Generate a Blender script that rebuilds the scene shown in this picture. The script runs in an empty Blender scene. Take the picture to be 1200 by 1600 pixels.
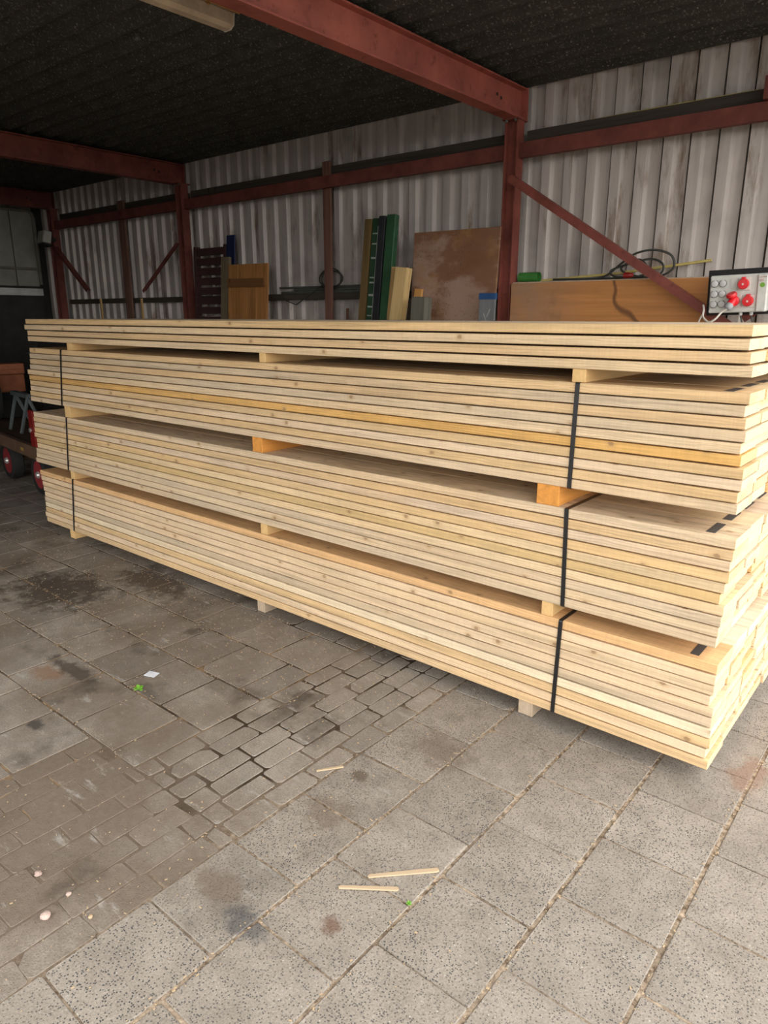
import bpy, bmesh, math, random
from mathutils import Vector, Matrix
random.seed(7)
SC = bpy.context.scene
COL = SC.collection
PI = math.pi

# ------------------------------------------------------------------ camera, world, exposure
cam_d = bpy.data.cameras.new('camera'); cam = bpy.data.objects.new('camera', cam_d); COL.objects.link(cam)
SC.camera = cam
cam_d.sensor_fit = 'VERTICAL'; cam_d.sensor_height = 36; cam_d.sensor_width = 27
cam_d.lens = 36 * 1105.5 / 1600
cam_d.clip_start = .05; cam_d.clip_end = 200
yaw, pitch, roll = math.radians(39.74), math.radians(15.54), math.radians(.06)
fwd = Vector((-math.sin(yaw), math.cos(yaw), 0)); rgt = Vector((math.cos(yaw), math.sin(yaw), 0)); up = Vector((0, 0, 1))
f2 = fwd * math.cos(pitch) - up * math.sin(pitch); u2 = up * math.cos(pitch) + fwd * math.sin(pitch)
r3 = rgt * math.cos(roll) + u2 * math.sin(roll); u3 = u2 * math.cos(roll) - rgt * math.sin(roll)
cam.matrix_world = Matrix(((r3.x, u3.x, -f2.x, 1.0964), (r3.y, u3.y, -f2.y, -2.3817), (r3.z, u3.z, -f2.z, 1.6068), (0, 0, 0, 1)))

world = bpy.data.worlds.new('overcast_sky'); SC.world = world; world.use_nodes = True
bg = world.node_tree.nodes['Background']
bg.inputs[0].default_value = (1.0, .975, .94, 1)
# overcast sky, brighter over the open yard to the right (+X) than over the buildings opposite
_wt = world.node_tree; _tc = _wt.nodes.new('ShaderNodeTexCoord'); _sp = _wt.nodes.new('ShaderNodeSeparateXYZ'); _mr = _wt.nodes.new('ShaderNodeMapRange')
_wt.links.new(_tc.outputs['Generated'], _sp.inputs[0]); _wt.links.new(_sp.outputs[0], _mr.inputs[0]); _wt.links.new(_mr.outputs[0], bg.inputs[1])
_mr.interpolation_type = 'SMOOTHSTEP'
_mr.inputs[1].default_value = -.3; _mr.inputs[2].default_value = .9; _mr.inputs[3].default_value = 3.1; _mr.inputs[4].default_value = 5.3
SC.view_settings.view_transform = 'Standard'; SC.view_settings.look = 'None'
SC.view_settings.exposure = 0.0; SC.view_settings.gamma = 1.0; SC.view_settings.use_curve_mapping = False
SC.cycles.max_bounces = 8; SC.cycles.diffuse_bounces = 5

# ------------------------------------------------------------------ materials
class NT:
    def __init__(s, name, rough=.8, spec=.3, metal=0):
        s.m = bpy.data.materials.new(name); s.m.use_nodes = True
        s.t = s.m.node_tree; s.N = s.t.nodes; s.L = s.t.links
        s.b = s.N['Principled BSDF']
        s.b.inputs['Roughness'].default_value = rough; s.b.inputs['Metallic'].default_value = metal
        s.b.inputs['Specular IOR Level'].default_value = spec
    def set(s, node, k, v):
        if hasattr(v, 'is_output'): s.L.new(v, node.inputs[k])
        elif v is not None: node.inputs[k].default_value = v
    def n(s, typ, **kw):
        nd = s.N.new(typ)
        for k, v in kw.items(): setattr(nd, k, v)
        return nd
    def obj(s): return s.n('ShaderNodeTexCoord').outputs['Object']
    def geo(s): return s.n('ShaderNodeNewGeometry').outputs['Position']
    def mapped(s, vec, scale=(1, 1, 1), loc=None):
        nd = s.n('ShaderNodeMapping'); s.L.new(vec, nd.inputs['Vector']); nd.inputs['Scale'].default_value = scale
        if loc is not None: s.set(nd, 'Location', loc)
        return nd.outputs[0]
    def noise(s, vec, scale=5, detail=4, rough=.55, dist=0):
        nd = s.n('ShaderNodeTexNoise'); s.L.new(vec, nd.inputs['Vector'])
        nd.inputs['Scale'].default_value = scale; nd.inputs['Detail'].default_value = detail
        nd.inputs['Roughness'].default_value = rough; nd.inputs['Distortion'].default_value = dist
        return nd.outputs['Fac']
    def vor(s, vec, scale=5, feature='F1', out='Distance'):
        nd = s.n('ShaderNodeTexVoronoi', feature=feature); s.L.new(vec, nd.inputs['Vector']); nd.inputs['Scale'].default_value = scale
        return nd.outputs[out]
    def ramp(s, fac, *stops):
        nd = s.n('ShaderNodeValToRGB'); s.L.new(fac, nd.inputs[0]); e = nd.color_ramp.elements
        while len(e) < len(stops): e.new(.5)
        for q, (p, c) in zip(e, stops):
            q.position = p
            q.color = (c, c, c, 1) if isinstance(c, (int, float)) else (*c, 1)
        return nd.outputs[0]
    def mix(s, fac, a, b, typ='MIX'):
        nd = s.n('ShaderNodeMix', data_type='RGBA', blend_type=typ)
        for i, v in ((0, fac), (6, a), (7, b)):
            if hasattr(v, 'is_output'): s.L.new(v, nd.inputs[i])
            else: nd.inputs[i].default_value = v if i == 0 else ((v, v, v, 1) if isinstance(v, (int, float)) else (*v[:3], 1))
        return nd.outputs[2]
    def math(s, op, a, b=0, c=None):
        nd = s.n('ShaderNodeMath', operation=op)
        for i, v in enumerate((a, b, c)):
            if v is None: continue
            if hasattr(v, 'is_output'): s.L.new(v, nd.inputs[i])
            else: nd.inputs[i].default_value = v
        return nd.outputs[0]
    def sep(s, v):
        nd = s.n('ShaderNodeSeparateXYZ'); s.L.new(v, nd.inputs[0]); return nd.outputs
    def base(s, c): s.set(s.b, 'Base Color', c if hasattr(c, 'is_output') else (*c, 1)); return s
    def bump(s, h, strength=.3, dist=.002):
        nd = s.n('ShaderNodeBump'); s.L.new(h, nd.inputs['Height']); nd.inputs['Strength'].default_value = strength; nd.inputs['Distance'].default_value = dist
        s.L.new(nd.outputs[0], s.b.inputs['Normal']); return s
    def randvec(s):
        r = s.n('ShaderNodeObjectInfo').outputs['Random']
        nd = s.n('ShaderNodeCombineXYZ')
        s.L.new(s.math('MULTIPLY', r, 37.0), nd.inputs[0]); s.L.new(s.math('MULTIPLY', r, 11.0), nd.inputs[1]); s.L.new(s.math('MULTIPLY', r, 5.3), nd.inputs[2])
        return nd.outputs[0]

def plank_material():
    """Rough-sawn pine: the tone of each plank is its object colour; grain runs along X, rings on the cut ends."""
    k = NT('sawn_pine', .8, .2)
    o = k.obj(); rv = k.randvec()
    add = k.n('ShaderNodeVectorMath', operation='ADD'); k.L.new(o, add.inputs[0]); k.L.new(rv, add.inputs[1]); v = add.outputs[0]
    tone = k.n('ShaderNodeObjectInfo').outputs['Color']
    g1 = k.noise(k.mapped(v, (1.1, 26, 60)), 1.0, 5, .6, .6)
    g2 = k.noise(k.mapped(v, (5, 130, 260)), 1.0, 3, .6)
    streak = k.ramp(g1, (.28, .74), (.5, 1.0), (.75, 1.08))
    fine = k.ramp(g2, (.3, .86), (.7, 1.07))
    # cathedral grain lines
    w = k.n('ShaderNodeTexWave', wave_type='BANDS', bands_direction='Z'); k.L.new(k.mapped(v, (1.5, 5, 9)), w.inputs['Vector'])
    w.inputs['Scale'].default_value = 3.2; w.inputs['Distortion'].default_value = 9; w.inputs['Detail'].default_value = 2; w.inputs['Detail Scale'].default_value = 1.0
    cath = k.ramp(w.outputs['Fac'], (0.0, .72), (.35, 1.0), (1.0, 1.03))
    patch = k.ramp(k.noise(k.mapped(v, (1.4, 3, 3)), 1.0, 2), (.35, 0), (.65, 1))
    c = k.mix(1, tone, streak, 'MULTIPLY'); c = k.mix(.9, c, fine, 'MULTIPLY')
    c = k.mix(k.math('MULTIPLY', patch, .8), c, k.mix(1, c, cath, 'MULTIPLY'))
    # slow warm/grey drift along the plank
    drift = k.noise(k.mapped(v, (.9, 1, 1)), 1.0, 2)
    c = k.mix(k.math('MULTIPLY', k.ramp(drift, (.45, 0), (.7, 1)), .25), c, (.66, .42, .19))
    c = k.mix(k.math('MULTIPLY', k.ramp(drift, (.3, 1), (.45, 0)), .12), c, (.50, .42, .33))
    # saw marks across
    saw = k.noise(k.mapped(v, (120, .6, 3)), 1.0, 2)
    c = k.mix(.35, c, k.ramp(saw, (.35, .88), (.65, 1.06)), 'MULTIPLY')
    # knots
    nz = k.math('GREATER_THAN', k.math('ABSOLUTE', k.sep(k.n('ShaderNodeTexCoord').outputs['Normal'])[2]), .6)
    vs = k.sep(v); w2 = k.math('ADD', k.math('MULTIPLY', vs[1], nz), k.math('MULTIPLY', vs[2], k.math('SUBTRACT', 1.0, nz)))
    cv = k.n('ShaderNodeCombineXYZ'); k.L.new(k.math('MULTIPLY', vs[0], 6.5), cv.inputs[0]); k.L.new(k.math('MULTIPLY', w2, 9.0), cv.inputs[1])
    wob = k.n('ShaderNodeVectorMath', operation='ADD'); k.L.new(cv.outputs[0], wob.inputs[0])
    kd = k.n('ShaderNodeTexVoronoi', feature='F1', voronoi_dimensions='2D'); k.L.new(cv.outputs[0], kd.inputs['Vector']); kd.inputs['Scale'].default_value = 1
    has = k.math('GREATER_THAN', k.sep(kd.outputs['Color'])[0], .80)
    dist = k.math('ADD', kd.outputs['Distance'], k.math('MULTIPLY', k.math('SUBTRACT', k.noise(k.mapped(v, (60, 60, 60)), 1, 2), .5), .06))
    core = k.math('MULTIPLY', k.ramp(dist, (.05, 1), (.085, .0)), has)
    halo = k.math('MULTIPLY', k.ramp(dist, (.08, 1), (.20, .0)), has)
    c = k.mix(k.math('MULTIPLY', halo, .42), c, (.42, .27, .13)); c = k.mix(k.math('MULTIPLY', core, .62), c, (.23, .13, .07))
    mot = k.noise(k.mapped(v, (5, 22, 34)), 1, 4, .65)
    c = k.mix(1, c, k.ramp(mot, (.3, .88), (.7, 1.08)), 'MULTIPLY')
    # cut end: growth rings, mixed towards a lighter yellow
    nx = k.math('ABSOLUTE', k.sep(k.n('ShaderNodeTexCoord').outputs['Normal'])[0])
    end = k.math('GREATER_THAN', nx, .8)
    ring = k.n('ShaderNodeTexWave', wave_type='RINGS', rings_direction='X'); k.L.new(k.mapped(v, (1, 1, 1)), ring.inputs['Vector'])
    ring.inputs['Scale'].default_value = 28; ring.inputs['Distortion'].default_value = 3; ring.inputs['Detail'].default_value = 2
    ec = k.mix(.5, k.mix(.45, tone, (.82, .60, .33)), k.ramp(ring.outputs['Fac'], (0, .82), (1, 1.08)), 'MULTIPLY')
    ec = k.mix(k.ramp(k.noise(k.mapped(v, (1, 9, 25)), 1, 3), (.5, 0), (.75, .5)), ec, (.62, .33, .12))
    c = k.mix(end, c, ec)
    k.base(c).bump(k.math('ADD', g2, k.math('MULTIPLY', saw, .6)), .35, .0015)
    return k.m

def timber(name, col, dark=.6, rough=.8, scale=(30, 30, 1.2), stains=None):
    """Vertical-grain board (grain along local Z)."""
    k = NT(name, rough, .25); o = k.obj()
    g = k.noise(k.mapped(o, scale), 1.0, 5, .6, .5)
    c = k.mix(1, col, k.ramp(g, (.3, dark), (.55, 1.0), (.8, 1.12)), 'MULTIPLY')
    kd = k.n('ShaderNodeTexVoronoi', feature='F1'); k.L.new(k.mapped(o, (9, 9, 3)), kd.inputs['Vector'])
    kd.inputs['Scale'].default_value = 1
    has = k.math('GREATER_THAN', k.sep(kd.outputs['Color'])[0], .5)
    c = k.mix(k.math('MULTIPLY', k.ramp(kd.outputs['Distance'], (.06, .8), (.16, 0)), has), c, tuple(x * .3 for x in col))
    if stains:
        s = k.ramp(k.noise(o, 3, 5, .65), (.5, 0), (.66, 1)); c = k.mix(k.math('MULTIPLY', s, .8), c, stains)
    k.base(c).bump(g, .3, .002); return k.m

def painted(name, col, var=.3, rough=.55, scale=6, spec=.4, metal=0, worn=None):
    k = NT(name, rough, spec, metal); o = k.geo()
    a = k.noise(o, scale, 6, .65)
    c = k.mix(1, col, k.ramp(a, (.3, 1 - var), (.7, 1 + var)), 'MULTIPLY')
    if worn:
        c = k.mix(k.ramp(k.noise(o, scale * 3, 6, .7), (.56, 0), (.68, .85)), c, worn)
    k.base(c).bump(k.noise(o, scale * 14, 3), .15, .001); return k.m

def plain(name, col, rough=.5, spec=.4, metal=0):
    k = NT(name, rough, spec, metal); a = k.noise(k.geo(), 25, 3)
    k.base(k.mix(1, col, k.ramp(a, (.3, .9), (.7, 1.06)), 'MULTIPLY')); return k.m

def tile_material():
    k = NT('concrete_paving', .88, .25); p = k.geo(); xyz = k.sep(p)
    at = k.n('ShaderNodeAttribute', attribute_name='tone'); tone = k.sep(at.outputs['Color'])
    fine = k.noise(p, 160, 3, .7); mid = k.noise(p, 9, 5, .6); big = k.noise(p, 1.6, 4, .6)
    c = k.mix(k.ramp(mid, (.3, 0), (.7, 1)), (.235, .207, .175), (.32, .284, .243))
    c = k.mix(1, c, k.ramp(fine, (.3, .72), (.7, 1.18)), 'MULTIPLY')
    mul = k.n('ShaderNodeCombineColor'); [k.L.new(tone[0], mul.inputs[i]) for i in range(3)]
    c = k.mix(1, c, mul.outputs[0], 'MULTIPLY')
    # exposed dark aggregate: pits and black stones, strongest on the coarse tiles
    st = k.vor(p, 165); stc = k.vor(p, 165, out='Color')
    pick = k.math('GREATER_THAN', k.sep(stc)[1], .48)
    spot = k.math('MULTIPLY', k.ramp(st, (.26, 1), (.44, 0)), pick)
    amount = k.math('MULTIPLY', tone[1], k.ramp(k.noise(p, 3, 3), (.32, .45), (.55, 1)))
    c = k.mix(k.math('MULTIPLY', spot, amount), c, (.045, .047, .05))
    lt = k.math('MULTIPLY', k.ramp(k.vor(p, 70), (.10, 1), (.2, 0)), k.math('GREATER_THAN', k.sep(k.vor(p, 70, out='Color'))[0], .86))
    c = k.mix(k.math('MULTIPLY', lt, .6), c, (.55, .52, .46))
    # brown trodden earth, stronger deep in the shed (left of the bricks)
    reg = k.n('ShaderNodeMapRange'); k.L.new(xyz[0], reg.inputs[0])
    reg.inputs[1].default_value = .1; reg.inputs[2].default_value = -1.2; reg.inputs[3].default_value = -.12; reg.inputs[4].default_value = .13
    brickdirt = k.math('MULTIPLY', tone[2], k.ramp(k.math('MULTIPLY', k.math('ADD', xyz[1], .9), -1.0), (.0, .02), (.6, .26)))
    dn = k.math('ADD', k.math('ADD', k.noise(p, 2.3, 7, .62), reg.outputs[0]), brickdirt)
    dm = k.ramp(dn, (.52, 0), (.78, .9))
    c = k.mix(dm, c, k.mix(k.noise(p, 40, 4), (.125, .095, .071), (.20, .160, .123)))
    # dark damp and oily patches
    dk = k.ramp(k.noise(k.mapped(p, (1, 1, 1), (3.1, 7.7, 0)), 2.6, 5, .6), (.55, 0), (.70, .8))
    c = k.mix(k.math('MULTIPLY', dk, k.ramp(k.math('ADD', xyz[0], 1.0), (.3, 1), (1, .22))), c, (.06, .045, .034))
    wh = k.ramp(k.noise(k.mapped(p, (1, 3, 1), (9, 2, 0)), 5, 5, .7), (.60, 0), (.70, .6))
    c = k.mix(k.math('MULTIPLY', wh, k.ramp(k.math('ADD', xyz[0], 1.0), (.3, 1), (1, .3))), c, (.42, .41, .38))
    # spills and scorch marks with shapes of their own: (x, y, radius x, radius y, colour, strength)
    edge = k.math('MULTIPLY', k.math('SUBTRACT', k.noise(p, 11, 6, .72), .5), 2.8)
    for sx, sy, rx, ry, sc, sg in ((-.20, -1.42, .075, .06, (.06, .062, .066), .65), (-.01, -1.27, .035, .03, (.13, .07, .045), .75), (.70, .17, .07, .13, (.20, .105, .07), .5),
            (-3.0, -.55, .42, .30, (.05, .038, .029), .85), (-2.65, -.12, .38, .16, (.06, .042, .03), .8), (-2.02, -1.10, .10, .07, (.22, .125, .07), .7),
            (-1.96, -1.0, .24, .05, (.06, .045, .034), .8), (-1.62, -1.33, .05, .035, (.045, .04, .036), .8), (-1.86, -.40, .07, .06, (.07, .055, .04), .7),
            (-.39, -.73, .045, .035, (.10, .075, .055), .75), (-.34, -.95, .11, .09, (.15, .115, .085), .6), (-.36, -1.38, .09, .06, (.14, .105, .08), .6), (-.25, -.42, .14, .12, (.13, .10, .075), .6), (-3.6, -1.0, .5, .3, (.07, .052, .04), .6)):
        nd = k.n('ShaderNodeVectorMath', operation='SUBTRACT'); k.L.new(p, nd.inputs[0]); nd.inputs[1].default_value = (sx, sy, 0)
        ln = k.n('ShaderNodeVectorMath', operation='LENGTH'); k.L.new(k.mapped(nd.outputs[0], (1 / rx, 1 / ry, 0)), ln.inputs[0])
        c = k.mix(k.math('MULTIPLY', k.ramp(k.math('MULTIPLY', k.math('ADD', ln.outputs['Value'], edge), .5), (.26, 1), (.52, 0)), sg), c, sc)
    k.base(c).bump(k.math('SUBTRACT', k.math('ADD', fine, k.math('MULTIPLY', mid, .5)), k.math('MULTIPLY', spot, .6)), .55, .0025)
    return k.m

def joint_material():
    k = NT('joint_grit', .95, .1); p = k.geo(); xyz = k.sep(p)
    n = k.noise(p, 55, 4, .7); b = k.noise(p, 4, 4, .6)
    light = k.mix(k.ramp(k.noise(p, 38, 5, .75), (.38, 0), (.62, 1)), (.11, .075, .048), (.46, .37, .275))
    wet = k.math('MULTIPLY', k.ramp(k.noise(p, 3.2, 4, .6), (.44, 0), (.54, 1)), k.ramp(k.math('ADD', k.math('MULTIPLY', xyz[1], .5), k.math('ADD', k.noise(p, 1.7, 2), .35)), (.15, 0), (.4, 1)))
    dark = k.mix(wet, k.mix(n, (.115, .086, .063), (.21, .166, .127)), k.mix(n, (.030, .021, .014), (.085, .062, .042)))
    reg = k.n('ShaderNodeMapRange'); k.L.new(xyz[0], reg.inputs[0]); reg.inputs[1].default_value = -.62; reg.inputs[2].default_value = -.40; reg.clamp = True
    f = k.math('MULTIPLY', reg.outputs[0], k.ramp(b, (.33, .35), (.55, 1)))
    c = k.mix(f, dark, light)
    moss = k.ramp(k.noise(p, 9, 3), (.62, 0), (.72, .5)); c = k.mix(moss, c, (.06, .05, .025))
    c = k.mix(k.math('MULTIPLY', k.ramp(k.noise(p, 7, 3), (.5, 0), (.6, .8)), k.math('LESS_THAN', xyz[0], -1.05)), c, k.mix(n, (.16, .10, .055), (.40, .28, .16)))
    k.base(c).bump(n, .8, .004); return k.m

def cladding_material():
    k = NT('cladding_sheet', .5, .35, .15); p = k.geo()
    a = k.noise(p, 1.3, 4, .6); st = k.noise(k.mapped(p, (16, 16, .7)), 1, 4, .6)
    c = k.mix(a, (.46, .415, .385), (.55, .50, .46))
    c = k.mix(1, c, k.ramp(st, (.3, .78), (.7, 1.1)), 'MULTIPLY')
    # brown water runs and flaking coating on the sheets right of the post
    r = k.ramp(k.noise(k.mapped(p, (5, 5, 1.1), (2.2, 0, 1.7)), 1, 6, .65), (.56, 0), (.66, .8))
    c = k.mix(r, c, (.17, .105, .06))
    g = k.ramp(k.noise(p, 2.2, 4), (.55, 0), (.8, .6)); c = k.mix(g, c, (.13, .12, .105))
    k.base(c); return k.m

def roof_material():
    k = NT('fibre_cement_roof', .95, .08); p = k.geo()
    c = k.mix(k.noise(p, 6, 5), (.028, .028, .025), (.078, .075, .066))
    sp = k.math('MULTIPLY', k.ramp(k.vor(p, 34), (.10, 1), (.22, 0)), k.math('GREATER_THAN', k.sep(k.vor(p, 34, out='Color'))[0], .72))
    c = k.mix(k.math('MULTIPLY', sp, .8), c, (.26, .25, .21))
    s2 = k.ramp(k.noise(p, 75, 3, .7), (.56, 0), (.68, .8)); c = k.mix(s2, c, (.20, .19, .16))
    big = k.ramp(k.noise(k.mapped(p, (3, 9, 1)), 1.6, 5, .65), (.66, 0), (.72, .7)); c = k.mix(big, c, (.17, .165, .15))
    k.base(c).bump(k.noise(p, 90, 3), .5, .004); return k.m

def plywood_material():
    k = NT('stained_plywood', .75, .25); o = k.obj(); z = k.sep(o)[2]
    a = k.noise(k.mapped(o, (2.4, 2.4, 1.6)), 1.5, 6, .6, .6)
    c = k.mix(a, (.25, .15, .10), (.39, .27, .21))
    up = k.n('ShaderNodeMapRange'); k.L.new(z, up.inputs[0]); up.inputs[1].default_value = 1.55; up.inputs[2].default_value = 2.2; up.inputs[3].default_value = -.06; up.inputs[4].default_value = .14
    band = k.math('ADD', k.noise(k.mapped(o, (1.6, 1.6, 3.4)), 1.3, 7, .62, .35), up.outputs[0])
    c = k.mix(k.ramp(band, (.48, 0), (.58, .75), (.8, .9)), c, (.17, .07, .028))
    c = k.mix(k.ramp(k.noise(k.mapped(o, (4, 4, 4), (5, 1, 2)), 1, 5), (.55, 0), (.68, .6)), c, (.30, .16, .06))
    dots = k.math('MULTIPLY', k.ramp(k.vor(o, 75), (.18, 1), (.32, 0)), k.math('GREATER_THAN', k.sep(k.vor(o, 75, out='Color'))[0], .6))
    c = k.mix(k.math('MULTIPLY', dots, k.ramp(k.noise(o, 2.2, 2), (.45, 0), (.56, .9))), c, (.05, .03, .02))
    k.base(c); return k.m

def board_panel_material():
    k = NT('varnished_board', .6, .3); o = k.obj()
    g = k.noise(k.mapped(o, (1.2, 20, 26)), 1, 5, .6, .4)
    c = k.mix(1, (.44, .195, .062), k.ramp(g, (.3, .75), (.7, 1.15)), 'MULTIPLY')
    x = k.sep(o)[0]; mr = k.n('ShaderNodeMapRange'); k.L.new(x, mr.inputs[0]); mr.inputs[1].default_value = -.15; mr.inputs[2].default_value = -.6
    grey = k.math('MULTIPLY', mr.outputs[0], k.ramp(k.noise(o, 4, 4), (.3, .4), (.6, 1)))
    c = k.mix(k.math('MULTIPLY', grey, .6), c, (.235, .175, .135))
    w = k.n('ShaderNodeTexWave', wave_type='BANDS', bands_direction='DIAGONAL'); k.L.new(k.mapped(o, (1, 1, 1.3), (.45, 0, .1)), w.inputs['Vector'])
    w.inputs['Scale'].default_value = .42; w.inputs['Distortion'].default_value = 7; w.inputs['Detail'].default_value = 3; w.inputs['Detail Scale'].default_value = 2.2
    c = k.mix(k.ramp(w.outputs['Fac'], (.0, .85), (.012, .0)), c, (.10, .045, .02))
    c = k.mix(k.ramp(k.noise(o, 6, 4), (.58, 0), (.72, .4)), c, (.14, .08, .045))
    k.base(c); return k.m

def nail_plate_material():
    k = NT('punched_steel', .5, .5, .15); o = k.obj()
    nd = k.n('ShaderNodeTexBrick'); k.L.new(k.mapped(o, (1, 1, 1)), nd.inputs['Vector'])
    nd.inputs['Scale'].default_value = 90; nd.inputs['Color1'].default_value = (.36, .37, .385, 1); nd.inputs['Color2'].default_value = (.28, .29, .30, 1)
    nd.inputs['Mortar'].default_value = (.07, .07, .07, 1); nd.inputs['Mortar Size'].default_value = .12
    k.base(nd.outputs[0]); return k.m

M = {}
M['plank'] = plank_material(); M['tile'] = tile_material(); M['joint'] = joint_material(); M['clad'] = cladding_material(); M['roof'] = roof_material()
M['ply'] = plywood_material(); M['panel'] = board_panel_material(); M['plate'] = nail_plate_material()
M['red'] = painted('red_oxide_steel', (.185, .050, .036), .35, .6, 5, .35, 0, (.10, .028, .02))
M['redlit'] = painted('red_oxide_lit', (.33, .092, .066), .30, .55, 4, .35, 0, (.15, .045, .03))  # lighter copy of the red steel: daylight on the nearest beam put into its colour
M['rust'] = painted('rust_red_channel', (.14, .042, .032), .35, .7, 5, .25)
M['darktimber'] = timber('dark_timber', (.055, .045, .036), .6, .9, (1.2, 30, 30))
M['strap'] = plain('black_strapping', (.012, .012, .013), .35, .5)
M['fresh'] = timber('fresh_batten', (.68, .45, .20), .75, .8, (20, 1.5, 20))
M['orange'] = timber('orange_batten', (.66, .29, .065), .7, .8, (20, 1.5, 20))
M['greybat'] = timber('weathered_batten', (.46, .36, .26), .7, .85, (20, 1.5, 20))
M['oldred'] = timber('old_reddish_post', (.17, .085, .062), .6, .85, (22, 22, 1.5))
M['door'] = timber('brown_board_door', (.36, .165, .05), .5, .65, (22, 22, 1.1))
M['doorbar'] = timber('dark_brown_ledge', (.17, .075, .026), .7, .65, (1, 20, 20))
M['dull'] = timber('dull_brown_board', (.15, .115, .07), .6, .85)
M['olive'] = timber('olive_brown_board', (.15, .098, .036), .6, .85)
M['light'] = timber('light_timber', (.62, .44, .20), .75, .75)
M['light2'] = timber('tan_timber', (.46, .29, .12), .7, .75)
M['light3'] = timber('orange_timber', (.50, .26, .08), .7, .75)
M['greyblock'] = timber('grey_green_timber', (.135, .13, .105), .7, .9)
M['greyboard'] = timber('blue_grey_board', (.17, .175, .18), .7, .85)
M['green'] = painted('green_paint', (.030, .088, .040), .35, .5, 5, .35, 0, (.02, .06, .025))
M['dgreen'] = painted('dark_green_paint', (.022, .055, .026), .3, .6, 5, .3)
M['black'] = painted('black_paint', (.022, .022, .026), .3, .6, 6, .3)
M['mark'] = painted('white_paint_marks', (.30, .33, .30), .3, .7)
M['blue'] = plain('blue_paint', (.018, .07, .19), .5)
M['navy'] = plain('navy_plastic', (.012, .02, .06), .5)
M['rack'] = painted('dark_maroon_slats', (.045, .018, .018), .3, .7)
M['galv'] = painted('dull_pipe', (.10, .105, .095), .3, .5, 8, .4, .3)
M['rubber'] = plain('black_rubber', (.02, .02, .019), .7, .3)
M['cable'] = plain('dark_cable', (.035, .036, .03), .55)
M['white'] = plain('white_cable', (.66, .62, .55), .5)
M['boxgrey'] = plain('box_grey', (.55, .56, .52), .45)
M['lid'] = plain('socket_lid_grey', (.53, .54, .53), .5)
M['lidrim'] = plain('socket_rim', (.16, .165, .165), .5)
M['cee'] = plain('signal_red', (.62, .012, .02), .35, .5)
M['flange'] = plain('pale_pink_flange', (.62, .56, .52), .5)
M['gland'] = plain('gland_grey', (.30, .31, .32), .5)
M['sticker'] = plain('green_sticker', (.17, .36, .04), .5)
M['print'] = plain('dark_print', (.10, .10, .11), .6)
M['redprint'] = plain('red_print', (.40, .10, .09), .6)
M['backboard'] = plain('black_backboard', (.012, .011, .011), .75)
M['yellow'] = plain('yellow_stick', (.52, .42, .14), .6)
M['tubegreen'] = plain('green_tube', (.045, .19, .035), .45)
M['lampbody'] = painted('dirty_white_enamel', (.52, .47, .40), .25, .5, 7)
M['difuse'] = painted('dirty_diffuser', (.48, .38, .27), .25, .4, 9)
M['rustbit'] = plain('rusty_clip', (.33, .16, .05), .7)
M['door1'] = painted('pale_door_panel', (.24, .235, .20), .25, .7, 3)
M['doorrail'] = painted('grey_door_rail', (.16, .15, .125), .25, .6)
M['doorwhite'] = painted('white_strip', (.50, .50, .48), .2, .6)
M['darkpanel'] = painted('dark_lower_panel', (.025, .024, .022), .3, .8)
M['flood'] = plain('floodlight_grey', (.33, .33, .27), .5)
M['deckwood'] = timber('trailer_boards', (.10, .062, .04), .6, .85, (1.2, 25, 25))
M['deckedge'] = painted('trailer_edge_brown', (.125, .07, .042), .35, .7)
M['hub'] = painted('red_wheel_rim', (.27, .028, .034), .25, .5)
M['chrome'] = plain('hub_cap', (.62, .60, .57), .3, .5, .6)
M['crate'] = painted('orange_crate', (.38, .13, .06), .25, .7)
M['greyframe'] = painted('grey_steel_frame', (.085, .10, .10), .3, .6)
M['lens'] = plain('dark_red_panel', (.25, .015, .012), .3, .5)
M['yellowmark'] = plain('yellow_lettering', (.42, .27, .04), .6)
M['paper'] = plain('paper', (.68, .72, .78), .7)
M['leaf'] = plain('leaf_green', (.13, .34, .03), .5)
M['leafdry'] = plain('dry_leaf', (.42, .20, .07), .7)
M['stone'] = plain('pinkish_pebble', (.46, .345, .30), .8)
M['chip'] = plain('wood_chip', (.46, .34, .21), .8)
M['splint'] = timber('wood_splint', (.50, .38, .25), .8, .8, (1.5, 25, 25))
M['asphalt'] = painted('yard_concrete', (.12, .115, .105), .2, .9, 3)

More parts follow.
